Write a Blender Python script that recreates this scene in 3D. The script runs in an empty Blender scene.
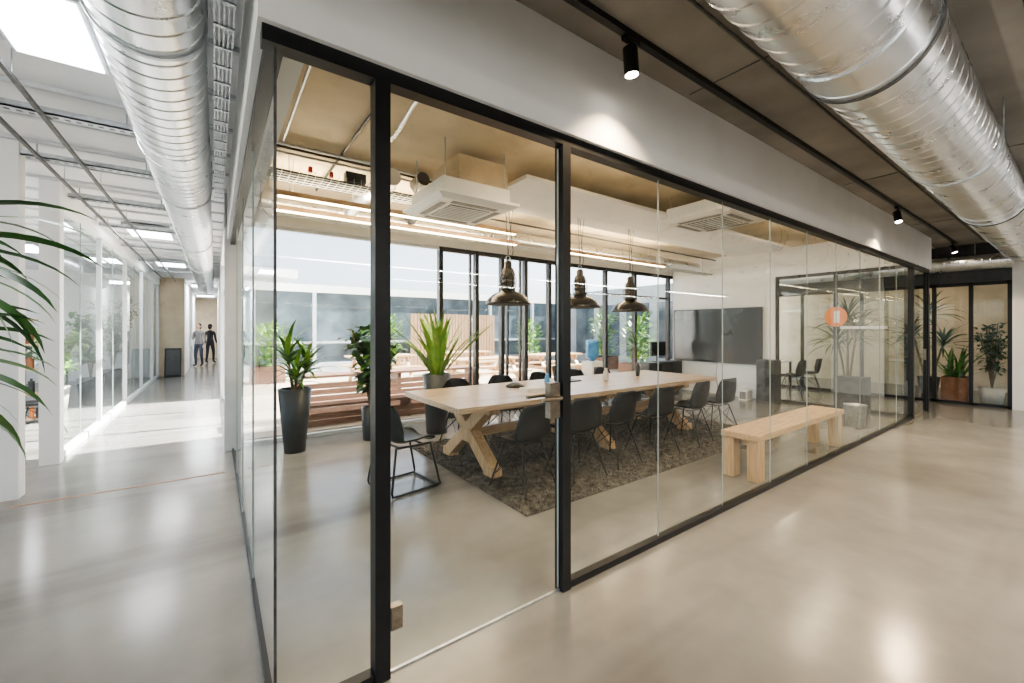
import bpy, math, random
from mathutils import Vector, Matrix
random.seed(7)
scene = bpy.context.scene

# ------------------------------------------------------------------ materials
MATS = {}
def new_mat(name):
    m = bpy.data.materials.new(name); m.use_nodes = True
    nt = m.node_tree
    for n in list(nt.nodes): nt.nodes.remove(n)
    out = nt.nodes.new('ShaderNodeOutputMaterial')
    MATS[name] = m
    return m, nt, out
def pm(name, c1, c2=None, rough=0.5, metal=0.0, scale=6.0, stretch=(1,1,1), bump=0.0, detail=4, rough2=None,
       emis=None, estr=0, lo=0.35, hi=0.65, spec=0.5, bscale=None, sheen=0):
    m, nt, out = new_mat(name)
    b = nt.nodes.new('ShaderNodeBsdfPrincipled')
    nt.links.new(b.outputs[0], out.inputs[0])
    if c2 is None: c2 = tuple(min(1, x*0.88) for x in c1)
    tc = nt.nodes.new('ShaderNodeTexCoord'); mp = nt.nodes.new('ShaderNodeMapping')
    mp.inputs['Scale'].default_value = stretch
    nt.links.new(tc.outputs['Object'], mp.inputs[0])
    no = nt.nodes.new('ShaderNodeTexNoise'); no.inputs['Scale'].default_value = scale; no.inputs['Detail'].default_value = detail
    nt.links.new(mp.outputs[0], no.inputs[0])
    cr = nt.nodes.new('ShaderNodeValToRGB')
    cr.color_ramp.elements[0].position = lo; cr.color_ramp.elements[1].position = hi
    cr.color_ramp.elements[0].color = (*c2, 1); cr.color_ramp.elements[1].color = (*c1, 1)
    nt.links.new(no.outputs[0], cr.inputs[0]); nt.links.new(cr.outputs[0], b.inputs['Base Color'])
    b.inputs['Metallic'].default_value = metal
    b.inputs['Specular IOR Level'].default_value = spec
    if rough2 is None: b.inputs['Roughness'].default_value = rough
    else:
        mr = nt.nodes.new('ShaderNodeMapRange'); mr.inputs[1].default_value = lo; mr.inputs[2].default_value = hi
        mr.inputs[3].default_value = rough; mr.inputs[4].default_value = rough2
        nt.links.new(no.outputs[0], mr.inputs[0]); nt.links.new(mr.outputs[0], b.inputs['Roughness'])
    if bump:
        bn = nt.nodes.new('ShaderNodeBump'); bn.inputs['Strength'].default_value = bump; bn.inputs['Distance'].default_value = 0.01
        src = no
        if bscale:
            src = nt.nodes.new('ShaderNodeTexNoise'); src.inputs['Scale'].default_value = bscale
            nt.links.new(mp.outputs[0], src.inputs[0])
        nt.links.new(src.outputs[0], bn.inputs['Height']); nt.links.new(bn.outputs[0], b.inputs['Normal'])
    if emis:
        b.inputs['Emission Color'].default_value = (*emis, 1); b.inputs['Emission Strength'].default_value = estr
    return m
def glass_mat(name, tint, base=0.05, k=0.75, p=4.0):
    m, nt, out = new_mat(name)
    tr = nt.nodes.new('ShaderNodeBsdfTransparent'); tr.inputs[0].default_value = (*tint, 1)
    gl = nt.nodes.new('ShaderNodeBsdfGlossy'); gl.inputs['Roughness'].default_value = 0.0
    gl.inputs[0].default_value = (0.95, 0.98, 0.97, 1)
    lw = nt.nodes.new('ShaderNodeLayerWeight'); lw.inputs[0].default_value = 0.5
    po = nt.nodes.new('ShaderNodeMath'); po.operation = 'POWER'; po.inputs[1].default_value = p
    mu = nt.nodes.new('ShaderNodeMath'); mu.operation = 'MULTIPLY_ADD'; mu.inputs[1].default_value = k; mu.inputs[2].default_value = base
    mx = nt.nodes.new('ShaderNodeMixShader')
    nt.links.new(lw.outputs['Facing'], po.inputs[0]); nt.links.new(po.outputs[0], mu.inputs[0])
    nt.links.new(mu.outputs[0], mx.inputs[0]); nt.links.new(tr.outputs[0], mx.inputs[1]); nt.links.new(gl.outputs[0], mx.inputs[2])
    nt.links.new(mx.outputs[0], out.inputs[0])
    return m

def floor_material():
    m, nt, out = new_mat('polished_concrete')
    b = nt.nodes.new('ShaderNodeBsdfPrincipled'); nt.links.new(b.outputs[0], out.inputs[0])
    tc = nt.nodes.new('ShaderNodeTexCoord')
    def noise(scale, st=(1,1,1), det=6, rough=0.6, loc=(0,0,0)):
        mp = nt.nodes.new('ShaderNodeMapping'); mp.inputs['Scale'].default_value = st; mp.inputs['Location'].default_value = loc
        nt.links.new(tc.outputs['Object'], mp.inputs[0])
        n = nt.nodes.new('ShaderNodeTexNoise'); n.inputs['Scale'].default_value = scale; n.inputs['Detail'].default_value = det
        n.inputs['Roughness'].default_value = rough
        nt.links.new(mp.outputs[0], n.inputs[0]); return n
    def ramp(n, a, ca, c, cc):
        r = nt.nodes.new('ShaderNodeValToRGB'); e = r.color_ramp.elements
        e[0].position = a; e[0].color = (*ca, 1); e[1].position = c; e[1].color = (*cc, 1)
        r.color_ramp.interpolation = 'EASE'
        nt.links.new(n.outputs[0], r.inputs[0]); return r
    n1 = noise(0.5, det=3, rough=.5); n2 = noise(1.8, det=5, rough=.6); n3 = noise(0.8, (0.16, 1.3, 1), det=4, rough=.55, loc=(3,1,0))
    r1 = ramp(n1, 0.2, (0.20, 0.193, 0.178), 0.8, (0.30, 0.29, 0.27))
    r2 = ramp(n2, 0.15, (0.70, 0.70, 0.70), 0.85, (1.08, 1.08, 1.08))
    r3 = ramp(n3, 0.33, (0.52, 0.50, 0.475), 0.52, (1.0, 1.0, 1.0))
    prev = r1
    for r in (r2, r3):
        mx = nt.nodes.new('ShaderNodeMixRGB'); mx.blend_type = 'MULTIPLY'; mx.inputs[0].default_value = 0.85
        nt.links.new(prev.outputs[0], mx.inputs[1]); nt.links.new(r.outputs[0], mx.inputs[2]); prev = mx
    nt.links.new(prev.outputs[0], b.inputs['Base Color'])
    b.inputs['Roughness'].default_value = 0.19
    return m
FLOOR = floor_material()
CONC = pm('concrete_ceiling', (0.33, 0.305, 0.27), (0.20, 0.186, 0.166), rough=0.8, scale=1.2, detail=5, bump=0.1, bscale=14)
CONCW = pm('concrete_ceiling_uplit', (0.70, 0.60, 0.44), (0.48, 0.41, 0.30), rough=0.8, scale=1.4, detail=5, bump=0.1, bscale=14)  # ceiling concrete with warm uplight painted into its colour
CEILW = pm('white_ceiling_panel', (0.80, 0.81, 0.82), (0.72, 0.73, 0.74), rough=0.7, scale=2)
WHITE = pm('white_plaster', (0.84, 0.84, 0.83), (0.80, 0.80, 0.79), rough=0.7, scale=3, bump=0.02)
GREYM = pm('light_grey_paint', (0.62, 0.64, 0.65), (0.56, 0.58, 0.6), rough=0.45, scale=5)
WALLG = pm('dark_wall_paint', (0.20, 0.20, 0.20), (0.17, 0.17, 0.17), rough=0.7, scale=3)
BEIGE = pm('beige_board', (0.60, 0.50, 0.36), (0.50, 0.41, 0.29), rough=0.7, scale=3)
BLACK = pm('black_powder_coat', (0.010, 0.011, 0.013), (0.014, 0.015, 0.016), rough=0.38, scale=20, spec=.4)
DARKG = pm('dark_grey_plastic', (0.05, 0.052, 0.056), (0.035, 0.037, 0.04), rough=0.4, scale=10)
SHELL = pm('chair_shell_black', (0.007, 0.008, 0.011), (0.010, 0.012, 0.015), rough=0.38, scale=9, spec=.35)
GALV = pm('galvanised_steel', (0.86, 0.88, 0.90), (0.78, 0.80, 0.83), rough=0.27, rough2=0.30, metal=1.0, scale=5, detail=4)
STRUT = pm('strut_steel', (0.62, 0.66, 0.69), (0.45, 0.48, 0.51), rough=0.4, metal=0.85, scale=20)
SEAM = pm('duct_seam_dark', (0.10, 0.10, 0.10), (0.16, 0.16, 0.16), rough=0.5, metal=0.6, scale=20)
OAK = pm('oak_wood', (0.60, 0.42, 0.25), (0.42, 0.27, 0.15), rough=0.42, scale=3.5, stretch=(1.2, 14, 14), detail=8, bump=0.06)
OAKV = pm('oak_wood_leg', (0.62, 0.43, 0.25), (0.44, 0.28, 0.15), rough=0.45, scale=3.5, stretch=(14, 14, 1.2), detail=8, bump=0.06)
TABTOP = pm('oak_tabletop', (0.50, 0.38, 0.27), (0.32, 0.23, 0.155), rough=0.28, scale=3, stretch=(0.9, 12, 12), detail=8, bump=0.03)
DECK = pm('deck_boards', (0.50, 0.41, 0.33), (0.38, 0.31, 0.24), rough=0.6, scale=3, stretch=(1, 9, 9), detail=6)
PAVE = pm('exterior_paving', (0.50, 0.49, 0.47), (0.40, 0.39, 0.37), rough=0.8, scale=2)
CEDAR = pm('cedar_slats', (0.22, 0.12, 0.08), (0.14, 0.075, 0.05), rough=0.55, scale=3, stretch=(1, 12, 12), detail=6)
TAPE = pm('floor_tape_line', (0.42, 0.20, 0.11), (0.3, 0.15, 0.09), rough=0.6, scale=9)
RUG = pm('shag_wool', (0.16, 0.147, 0.132), (0.07, 0.064, 0.058), rough=0.95, scale=14, spec=0.1)
LEAF = pm('leaf_green', (0.10, 0.23, 0.045), (0.035, 0.11, 0.02), rough=0.38, scale=9)
LEAFL = pm('leaf_light_green', (0.30, 0.46, 0.08), (0.10, 0.26, 0.035), rough=0.4, scale=5)
LEAFD = pm('leaf_dark_green', (0.035, 0.11, 0.04), (0.015, 0.055, 0.02), rough=0.3, scale=9)
LEAFF = pm('leaf_glossy_green', (0.06, 0.18, 0.04), (0.022, 0.085, 0.022), rough=0.42, scale=7)
STEM = pm('plant_stem', (0.24, 0.17, 0.10), (0.12, 0.09, 0.05), rough=0.8, scale=25, bump=0.3)
SOIL = pm('potting_soil', (0.04, 0.028, 0.02), (0.02, 0.015, 0.01), rough=1, scale=40, bump=0.5)
POTD = pm('anthracite_pot', (0.032, 0.038, 0.045), (0.024, 0.029, 0.034), rough=0.45, scale=8)
POTW = pm('pale_stone_pot', (0.62, 0.58, 0.52), (0.5, 0.46, 0.42), rough=0.6, scale=8)
SCREEN = pm('tv_screen_glass', (0.012, 0.014, 0.016), (0.009, 0.011, 0.013), rough=0.12, scale=1, spec=.4)
ACW = pm('ac_white_plastic', (0.80, 0.79, 0.75), (0.76, 0.75, 0.71), rough=0.4, scale=3)
ACG = pm('ac_grille', (0.25, 0.25, 0.24), (0.16, 0.16, 0.15), rough=0.5, scale=60)
EMW = pm('led_diffuser_warm', (1, 0.9, 0.7), rough=0.5, emis=(1, 0.74, 0.42), estr=20)
EMN = pm('added_lamp_diffuser', (1, 0.97, 0.9), rough=0.5, emis=(1, 0.93, 0.82), estr=5)  # glow of the added lamps south of the aisle
EMP = pm('light_panel_diffuser', (1, 1, 1), rough=0.5, emis=(0.92, 0.96, 1.0), estr=9)
BULB = pm('lamp_bulb', (1, 0.9, 0.7), rough=0.3, emis=(1, 0.85, 0.6), estr=3)
SPOTE = pm('spot_lens', (1, 0.95, 0.85), rough=0.3, emis=(1, 0.9, 0.75), estr=40)
LAMPD = pm('lamp_enamel_dark', (0.022, 0.019, 0.017), (0.013, 0.012, 0.011), rough=0.25, metal=0.0, scale=12)
LAMPN = pm('lamp_neck_metal', (0.14, 0.13, 0.118), (0.07, 0.065, 0.06), rough=0.38, metal=0.8, scale=20)
LAMPI = pm('lamp_inner_enamel', (0.035, 0.032, 0.03), rough=0.5)
BRONZE = pm('brushed_bronze', (0.33, 0.29, 0.24), (0.24, 0.21, 0.17), rough=0.32, metal=1, scale=30)
ORANGE = pm('orange_vinyl', (0.85, 0.25, 0.05), rough=0.5)
WVIN = pm('white_vinyl', (0.9, 0.9, 0.9), rough=0.5)
BLUE = pm('blue_plastic', (0.10, 0.32, 0.62), (0.06, 0.22, 0.5), rough=0.15)
GREYB = pm('facade_grey', (0.50, 0.53, 0.56), (0.40, 0.43, 0.46), rough=0.7, scale=2)
DGLASS = pm('facade_glass_dark', (0.14, 0.18, 0.21), (0.06, 0.08, 0.10), rough=0.08, scale=1.3, detail=3)
WOODF = pm('fence_larch', (0.40, 0.26, 0.15), (0.29, 0.18, 0.10), rough=0.7, scale=4, stretch=(9, 9, 1))
TERRA = pm('rust_planter', (0.26, 0.11, 0.05), (0.18, 0.075, 0.035), rough=0.6, scale=6)
RED = pm('red_box', (0.55, 0.04, 0.03), rough=0.4)
SKIN = pm('skin', (0.62, 0.40, 0.29), (0.55, 0.34, 0.24), rough=0.5, scale=8)
HAIR = pm('dark_hair', (0.03, 0.02, 0.015), rough=0.6, scale=40)
GLASS = glass_mat('partition_glass', (0.945, 0.98, 0.968), base=0.045, k=.75)
WGLASS = glass_mat('window_glass', (0.96, 0.98, 0.98), base=0.035, k=0.5)
GEDGE = pm('glass_edge_green', (0.38, 0.43, 0.42), (0.33, 0.37, 0.36), rough=0.1)

# ------------------------------------------------------------------ mesh builder
class B:
    def __init__(s): s.v = []; s.f = []; s.m = []; s.mats = []; s.sm = []
    def mi(s, mat):
        if mat not in s.mats: s.mats.append(mat)
        return s.mats.index(mat)
    def add(s, vs, fs, mat, smooth=False):
        o = len(s.v); s.v += [tuple(v) for v in vs]; k = s.mi(mat)
        for f in fs: s.f.append([i+o for i in f]); s.m.append(k); s.sm.append(smooth)
    def box(s, x0, x1, y0, y1, z0, z1, mat):
        vs = [(x, y, z) for x in (x0, x1) for y in (y0, y1) for z in (z0, z1)]
        s.add(vs, [(0,1,3,2),(4,6,7,5),(0,4,5,1),(2,3,7,6),(0,2,6,4),(1,5,7,3)], mat)
    def obox(s, c, size, M, mat):
        vs = []
        for x in (-.5,.5):
            for y in (-.5,.5):
                for z in (-.5,.5): vs.append(Vector(c)+M@Vector((x*size[0], y*size[1], z*size[2])))
        s.add(vs, [(0,1,3,2),(4,6,7,5),(0,4,5,1),(2,3,7,6),(0,2,6,4),(1,5,7,3)], mat)
    def beam(s, p0, p1, w, h, mat, up=(0,0,1)):
        p0 = Vector(p0); p1 = Vector(p1); d = (p1-p0); L = d.length; z = d.normalized()
        u = Vector(up); x = u.cross(z)
        if x.length < 1e-4: x = Vector((1,0,0)).cross(z)
        x.normalize(); y = z.cross(x)
        M = Matrix((x, y, z)).transposed()
        s.obox((p0+p1)/2, (w, h, L), M, mat)
    def frame(s, d):
        z = Vector(d).normalized(); a = Vector((0,0,1)) if abs(z.z) < .9 else Vector((1,0,0))
        x = a.cross(z).normalized(); return x, z.cross(x)
    def cyl(s, p0, p1, r0, mat, r1=None, seg=16, caps=True):
        if r1 is None: r1 = r0
        p0 = Vector(p0); p1 = Vector(p1); x, y = s.frame(p1-p0); vs = []
        for p, r in ((p0, r0), (p1, r1)):
            for i in range(seg):
                a = 2*math.pi*i/seg; vs.append(p+x*math.cos(a)*r+y*math.sin(a)*r)
        s.add(vs, [(i, (i+1) % seg, seg+(i+1) % seg, seg+i) for i in range(seg)], mat, True)
        if caps:
            s.add(vs[:seg], [tuple(reversed(range(seg)))], mat); s.add(vs[seg:], [tuple(range(seg))], mat)
    def tube(s, pts, r, mat, seg=8, rads=None):
        pts = [Vector(p) for p in pts]; vs = []; n = len(pts); px = None
        for k, p in enumerate(pts):
            d = (pts[min(k+1, n-1)]-pts[max(k-1, 0)])
            x, y = s.frame(d)
            if px is not None:
                z = d.normalized(); x = (px-z*px.dot(z)).normalized(); y = z.cross(x)
            px = x; rr = rads[k] if rads else r
            for i in range(seg):
                a = 2*math.pi*i/seg; vs.append(p+x*math.cos(a)*rr+y*math.sin(a)*rr)
        fs = [(k*seg+i, k*seg+(i+1) % seg, (k+1)*seg+(i+1) % seg, (k+1)*seg+i) for k in range(n-1) for i in range(seg)]
        s.add(vs, fs, mat, True)
        s.add(vs[:seg], [tuple(reversed(range(seg)))], mat); s.add(vs[-seg:], [tuple(range(seg))], mat)
    def lathe(s, prof, c, mat, seg=28, sx=1, sy=1):
        vs = []; n = len(prof)
        for r, z in prof:
            for i in range(seg):
                a = 2*math.pi*i/seg; vs.append((c[0]+r*math.cos(a)*sx, c[1]+r*math.sin(a)*sy, c[2]+z))
        s.add(vs, [(k*seg+i, k*seg+(i+1) % seg, (k+1)*seg+(i+1) % seg, (k+1)*seg+i) for k in range(n-1) for i in range(seg)], mat, True)
    def ell(s, c, r, mat, seg=16, rings=10):
        prof = [(max(math.sin(math.pi*k/rings), 1e-4), -math.cos(math.pi*k/rings)) for k in range(rings+1)]
        vs = []
        for rr, z in prof:
            for i in range(seg):
                a = 2*math.pi*i/seg; vs.append((c[0]+rr*math.cos(a)*r[0], c[1]+rr*math.sin(a)*r[1], c[2]+z*r[2]))
        s.add(vs, [(k*seg+i, k*seg+(i+1) % seg, (k+1)*seg+(i+1) % seg, (k+1)*seg+i) for k in range(rings) for i in range(seg)], mat, True)
    def sheet(s, fn, nu, nv, mat, th=0.0):
        P = [[Vector(fn(i/nu, j/nv)) for j in range(nv+1)] for i in range(nu+1)]
        def idx(i, j): return i*(nv+1)+j
        top = []; bot = []
        for i in range(nu+1):
            for j in range(nv+1):
                a = P[min(i+1, nu)][j]-P[max(i-1, 0)][j]; b = P[i][min(j+1, nv)]-P[i][max(j-1, 0)]
                n = a.cross(b); n = n.normalized() if n.length > 1e-9 else Vector((0,0,1))
                top.append(P[i][j]+n*th/2); bot.append(P[i][j]-n*th/2)
        N = len(top); q = [(idx(i,j), idx(i+1,j), idx(i+1,j+1), idx(i,j+1)) for i in range(nu) for j in range(nv)]
        if th == 0: s.add(top, q, mat, True); return
        fs = q+[tuple(N+k for k in reversed(f)) for f in q]
        rim = [idx(i,0) for i in range(nu+1)]+[idx(nu,j) for j in range(1,nv+1)]+[idx(i,nv) for i in range(nu-1,-1,-1)]+[idx(0,j) for j in range(nv-1,0,-1)]
        for k in range(len(rim)):
            a, b = rim[k], rim[(k+1) % len(rim)]; fs.append((b, a, a+N, b+N))
        s.add(top+bot, fs, mat, True)
    def leaf(s, p, az, el, L, W, droop, mat, n=7, fold=0.25, shape='blade', roll=0):
        p = Vector(p); vs = []; side0 = Vector((-math.sin(az), math.cos(az), 0)); cur = Vector(p); e = el
        for k in range(n+1):
            t = k/n
            if shape == 'blade': w = W*min(1, .45+t*2.2)*(1-t**2.2)
            else: w = W*math.sin(math.pi*min(1, .06+t*.94))**.7 if t < 1 else 0
            w = max(w, .0008)
            d = Vector((math.cos(az)*math.cos(e), math.sin(az)*math.cos(e), math.sin(e)))
            side = Matrix.Rotation(roll*t, 3, d) @ side0 if roll else side0
            up = side.cross(d)*-1
            vs += [cur+side*w/2-up*(-fold*w/2), cur, cur-side*w/2-up*(-fold*w/2)]
            cur = cur+d*(L/n); e -= droop/n*(0.4+1.2*t)
        fs = []
        for k in range(n):
            for j in (0, 1): fs.append((k*3+j, k*3+j+1, (k+1)*3+j+1, (k+1)*3+j))
        s.add(vs, fs, mat, True)
    def duct(s, p0, p1, R, pitch, mat, seg=48, ridge=0.0035):
        p0 = Vector(p0); p1 = Vector(p1); L = (p1-p0).length; z = (p1-p0).normalized(); x, y = s.frame(p1-p0)
        prof = [(0, 0), (.05, 0), (.86, 0), (.90, 0), (.925, ridge), (.975, ridge)]
        vs = []; rows = []; n = int(L/pitch)
        for k in range(n):
            for o, h in prof: rows.append(((k+o)*pitch, h))
        for a0, h in rows:
            for i in range(seg+1):
                a = 2*math.pi*i/seg; t = min(max(a0+pitch*(i/seg-.5), 0), L)
                vs.append(p0+z*t+(x*math.cos(a)+y*math.sin(a))*(R+h))
        w = seg+1
        s.add(vs, [(k*w+i, k*w+i+1, (k+1)*w+i+1, (k+1)*w+i) for k in range(len(rows)-1) for i in range(seg)], mat, True)
        for pa, pb in ((p0-z*.01, p0+z*pitch*.8), (p1-z*pitch*1.9, p1+z*.01)):
            s.cyl(pa, pb, R+ridge+.003, mat, seg=seg)
    def finish(s, name, bevel=0, loc=None, rot=0, link=True):
        xs = [v[0] for v in s.v]; ys = [v[1] for v in s.v]; zs = [v[2] for v in s.v]
        if loc is None:
            o = Vector(((min(xs)+max(xs))/2, (min(ys)+max(ys))/2, min(zs)))
            vs = [tuple(Vector(v)-o) for v in s.v]
        else: o = Vector(loc); vs = s.v
        me = bpy.data.meshes.new(name); me.from_pydata(vs, [], s.f)
        for m in s.mats: me.materials.append(m)
        me.polygons.foreach_set('material_index', s.m); me.polygons.foreach_set('use_smooth', s.sm); me.update()
        ob = bpy.data.objects.new(name, me); ob.location = o; ob.rotation_euler[2] = rot
        if link: scene.collection.objects.link(ob)
        if bevel:
            md = ob.modifiers.new('bevel', 'BEVEL'); md.width = bevel; md.segments = 2; md.limit_method = 'ANGLE'
        return ob
def inst(ob, loc, rot=0, scale=1):
    o = bpy.data.objects.new(ob.name.split('.')[0], ob.data); o.location = loc; o.rotation_euler[2] = rot
    o.scale = (scale,)*3; scene.collection.objects.link(o)
    for m in ob.modifiers:
        n = o.modifiers.new(m.name, m.type)
        if m.type == 'BEVEL': n.width = m.width; n.segments = m.segments; n.limit_method = m.limit_method
    return o
def boxobj(name, x0, x1, y0, y1, z0, z1, mat, bevel=0):
    b = B(); b.box(x0, x1, y0, y1, z0, z1, mat); return b.finish(name, bevel)
def lamp(name, kind, loc, energy, color=(1,1,1), **k):
    l = bpy.data.lights.new(name, kind); l.energy = energy; l.color = color
    for a, v in k.items():
        if a != 'rot': setattr(l, a, v)
    o = bpy.data.objects.new(name, l); o.location = loc; o.rotation_euler = k.get('rot', (0,0,0)); scene.collection.objects.link(o); return o

CH = 3.2   # ceiling height
# ------------------------------------------------------------------ shell
fl = boxobj('floor', -6.2, 16, -6, 26, -0.12, 0.0, FLOOR)
boxobj('ground_exterior', -40, 50, -45, 60, -0.4, -0.14, PAVE)  # unseen ground added to bounce sunlight up through the windows
b = B(); b.box(-0.02, 16, -6, .1, CH, CH+.25, CONC); b.finish('ceiling')
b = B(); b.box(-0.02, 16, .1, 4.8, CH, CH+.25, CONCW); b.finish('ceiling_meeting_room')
b = B(); b.box(-6.2, -0.02, -6, 26, CH, CH+.25, CEILW); b.box(-0.02, 2.0, 13.2, 26, CH, CH+.25, CEILW); b.finish('ceiling_corridor')
def windowed(name, axis, c, a0, a1, n, z0=0.1, z1=2.95, th=.15, wmat=WHITE, fmat=BLACK, wi=[0]):
    w = B()
    def bx(bb, u0, u1, q0, q1, zz0, zz1, mat):
        if axis == 'x': bb.box(u0, u1, q0, q1, zz0, zz1, mat)
        else: bb.box(q0, q1, u0, u1, zz0, zz1, mat)
    bx(w, a0, a1, c-th/2, c+th/2, z1, CH, wmat)
    bx(w, a0, a1, c-th/2, c+th/2, 0, z0, wmat)
    w.finish(name)
    g = B(); s = (a1-a0)/n
    for i in range(n+1):
        u = a0+i*s; bx(g, max(a0, u-.03), min(a1, u+.03), c-.03, c+.03, z0, z1, fmat)
    if axis == 'x': g.add([(a0,c,z0),(a1,c,z0),(a1,c,z1),(a0,c,z1)], [(0,1,2,3)], WGLASS)
    else: g.add([(c,a0,z0),(c,a1,z0),(c,a1,z1),(c,a0,z1)], [(0,1,2,3)], WGLASS)
    wi[0] += 1; g.finish('window_%d' % wi[0])
windowed('wall_south', 'x', -5.9, -6, -1.0, 4, z0=.9)  # unseen windows added to let daylight in from behind
boxobj('wall_south_solid', -1.0, 12.5, -5.98, -5.82, 0, CH, WALLG)  # unseen wall kept solid and dark to limit reflections in the glass
windowed('wall_south_east', 'x', -5.9, 12.5, 15.9, 3, z0=.1)  # more unseen windows added for daylight
windowed('wall_west', 'y', -6.1, -5.9, 25.8, 16, z0=1.0)
boxobj('wall_east', 15.9, 16.05, -6, 4.5, 0, CH, WHITE)
boxobj('wall_north_end', -6.2, 2.0, 25.8, 25.95, 0, CH, BEIGE)

# --- meeting room front wall: bulkhead + frame
boxobj('wall_bulkhead', -.06, 10.62, -.06, .12, 2.62, CH, WHITE)
boxobj('wall_bulkhead_left', -.06, .12, .12, 4.42, 2.62, CH, WHITE)
b = B()
b.box(-.045, 10.6, -.035, .035, 2.56, 2.62, BLACK)
b.box(1.49, 9.41, -.025, .025, 0, .04, BLACK); b.box(-.02, .365, -.025, .025, 0, .04, BLACK)
b.box(.365, .43, -.035, .035, 0, 2.56, BLACK); b.box(1.43, 1.49, -.035, .035, 0, 2.56, BLACK)
b.box(9.41, 9.49, -.035, .035, 0, 2.56, BLACK); b.box(10.52, 10.6, -.035, .035, 0, 2.56, BLACK)
b.finish('partition_frame')
b = B(); b.box(-.03, .03, .035, 4.42, 2.56, 2.62, BLACK); b.box(-.010, .010, .025, 4.42, 0, .03, BLACK); b.finish('partition_frame')
def pane_x(b, x0, x1, y, z0, z1, mat=GLASS): b.add([(x0,y,z0),(x1,y,z0),(x1,y,z1),(x0,y,z1)], [(0,1,2,3)], mat)
def pane_y(b, x, y0, y1, z0, z1, mat=GLASS): b.add([(x,y0,z0),(x,y1,z0),(x,y1,z1),(x,y0,z1)], [(0,1,2,3)], mat)
b = B()
pane_x(b, 0, .365, 0, .04, 2.56)
seams = [1.49+.88*i for i in range(10)]; seams[-1] = 9.41
for i in range(9): pane_x(b, seams[i], seams[i+1], 0, .04, 2.56)
for xx in seams[1:-1]: b.box(xx-.0015, xx+.0015, -.004, .004, .04, 2.56, GEDGE)
b.finish('window_partition_glass')
b = B()
for k in range(4): pane_y(b, 0, .0+1.105*k, 1.105*(k+1), .03, 2.56)
for yy in (1.105, 2.21, 3.315): b.box(-.005, .005, yy-.003, yy+.003, .03, 2.56, GEDGE)
b.box(-.005, .005, -.005, .005, .03, 2.56, SEAM)
b.finish('window_partition_side')
b = B(); pane_x(b, .44, 1.42, 0, .02, 2.54)
b.box(.432, .436, -.005, .005, .02, 2.54, GEDGE); b.box(1.418, 1.422, -.005, .005, .02, 2.54, GEDGE)
b.box(.44, .49, -.02, .02, .19, .29, BRONZE)
b.box(1.345, 1.42, -.022, .022, 1.0, 1.20, BRONZE)
for sgn in (-1, 1):
    b.cyl((1.385, sgn*.02, 1.12), (1.385, sgn*.07, 1.12), .012, BRONZE)
    b.tube([(1.385, sgn*.065, 1.12), (1.33, sgn*.07, 1.12), (1.25, sgn*.07, 1.12)], .011, BRONZE)
b.finish('door_1')
boxobj('trim_1', .43, 1.43, -.007, .007, 0, .008, STRUT)
b = B(); pane_x(b, 9.5, 10.51, 0, .02, 2.54); b.box(10.4, 10.46, -.02, .02, .95, 1.15, BRONZE); b.box(9.49, 9.51, -.012, .012, .01, 2.54, BLACK)
b.box(10.5, 10.52, -.012, .012, .01, 2.54, BLACK); b.finish('door_2')
boxobj('steel_column', -.09, .11, 4.43, 4.6, 0, CH, GREYM, .004)
b = B(); b.box(9.42, 9.55, 2.1, 4.5, 0, CH, WHITE); b.box(9.42, 9.55, .13, 2.1, 2.62, CH, WHITE); b.finish('wall_tv')
b = B()
for y0, y1 in ((.04, .09), (1.04, 1.09), (2.05, 2.1)): b.box(9.45, 9.51, y0, y1, 0, 2.62, BLACK)
b.box(9.45, 9.51, .09, 2.05, 2.56, 2.62, BLACK); b.box(9.45, 9.51, .09, 2.05, 0, .05, BLACK)
pane_y(b, 9.48, .09, 1.04, .05, 2.56); pane_y(b, 9.48, 1.09, 2.05, .05, 2.56)
b.finish('window_end_partition')
b = B()
seg = 28; r0 = .19
vs = [(9.44, 1.05+r0*math.sin(2*math.pi*i/seg)*.95, 1.75+r0*math.cos(2*math.pi*i/seg)) for i in range(seg)]
b.add(vs, [tuple(range(seg))], ORANGE)
b.box(9.432, 9.437, .99, 1.08, 1.64, 1.86, WVIN); b.box(9.432, 9.44, .30, .98, 1.52, 1.57, WVIN)
b.finish('logo_sign')

# back wall (courtyard glazing) y=4.6
b = B(); b.box(.12, 12.0, 4.52, 4.72, 2.9, CH, WHITE); b.finish('wall_back_header')
b = B()
posts = [2.9, 3.6, 4.15, 4.7, 5.3, 6.97, 8.0, 9.35, 10.6, 11.95]
for p in posts: b.box(p-.035, p+.035, 4.55, 4.65, 0, 2.9, BLACK)
b.box(2.9, 11.95, 4.56, 4.64, 2.83, 2.9, BLACK); b.box(2.9, 11.95, 4.56, 4.64, 0, .08, BLACK)
b.box(6.97, 9.35, 4.57, 4.63, 2.28, 2.33, BLACK)
for p in (3.48, 4.28, 4.58): b.box(p-.015, p+.015, 4.57, 4.63, .08, 2.83, BLACK)
b.box(.12, 2.87, 4.56, 4.64, 2.85, 2.9, GREYM); b.box(.12, 2.87, 4.56, 4.64, 0, .05, GREYM)
pane_x(b, .12, 11.95, 4.6, .05, 2.88, WGLASS)
b.finish('window_courtyard')
b = B(); b.box(-.08, .1, 4.6, 9.3, 2.9, CH, WHITE); b.finish('wall_corridor_header')
b = B()
for k in range(4):
    y = 4.66+k*1.53; b.box(-.03, .05, y, y+.08, 0, 2.9, GREYM)
b.box(-.03, .05, 4.7, 9.28, 0, .06, GREYM); b.box(-.03, .05, 4.7, 9.28, 2.25, 2.33, GREYM); pane_y(b, .01, 4.66, 9.3, .06, 2.9, WGLASS); b.finish('window_corridor')
boxobj('wall_corridor_east', -.08, .1, 9.3, 25.8, 0, CH, WHITE)  # unseen near stretch walled in to end the sun patch on the floor
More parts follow.
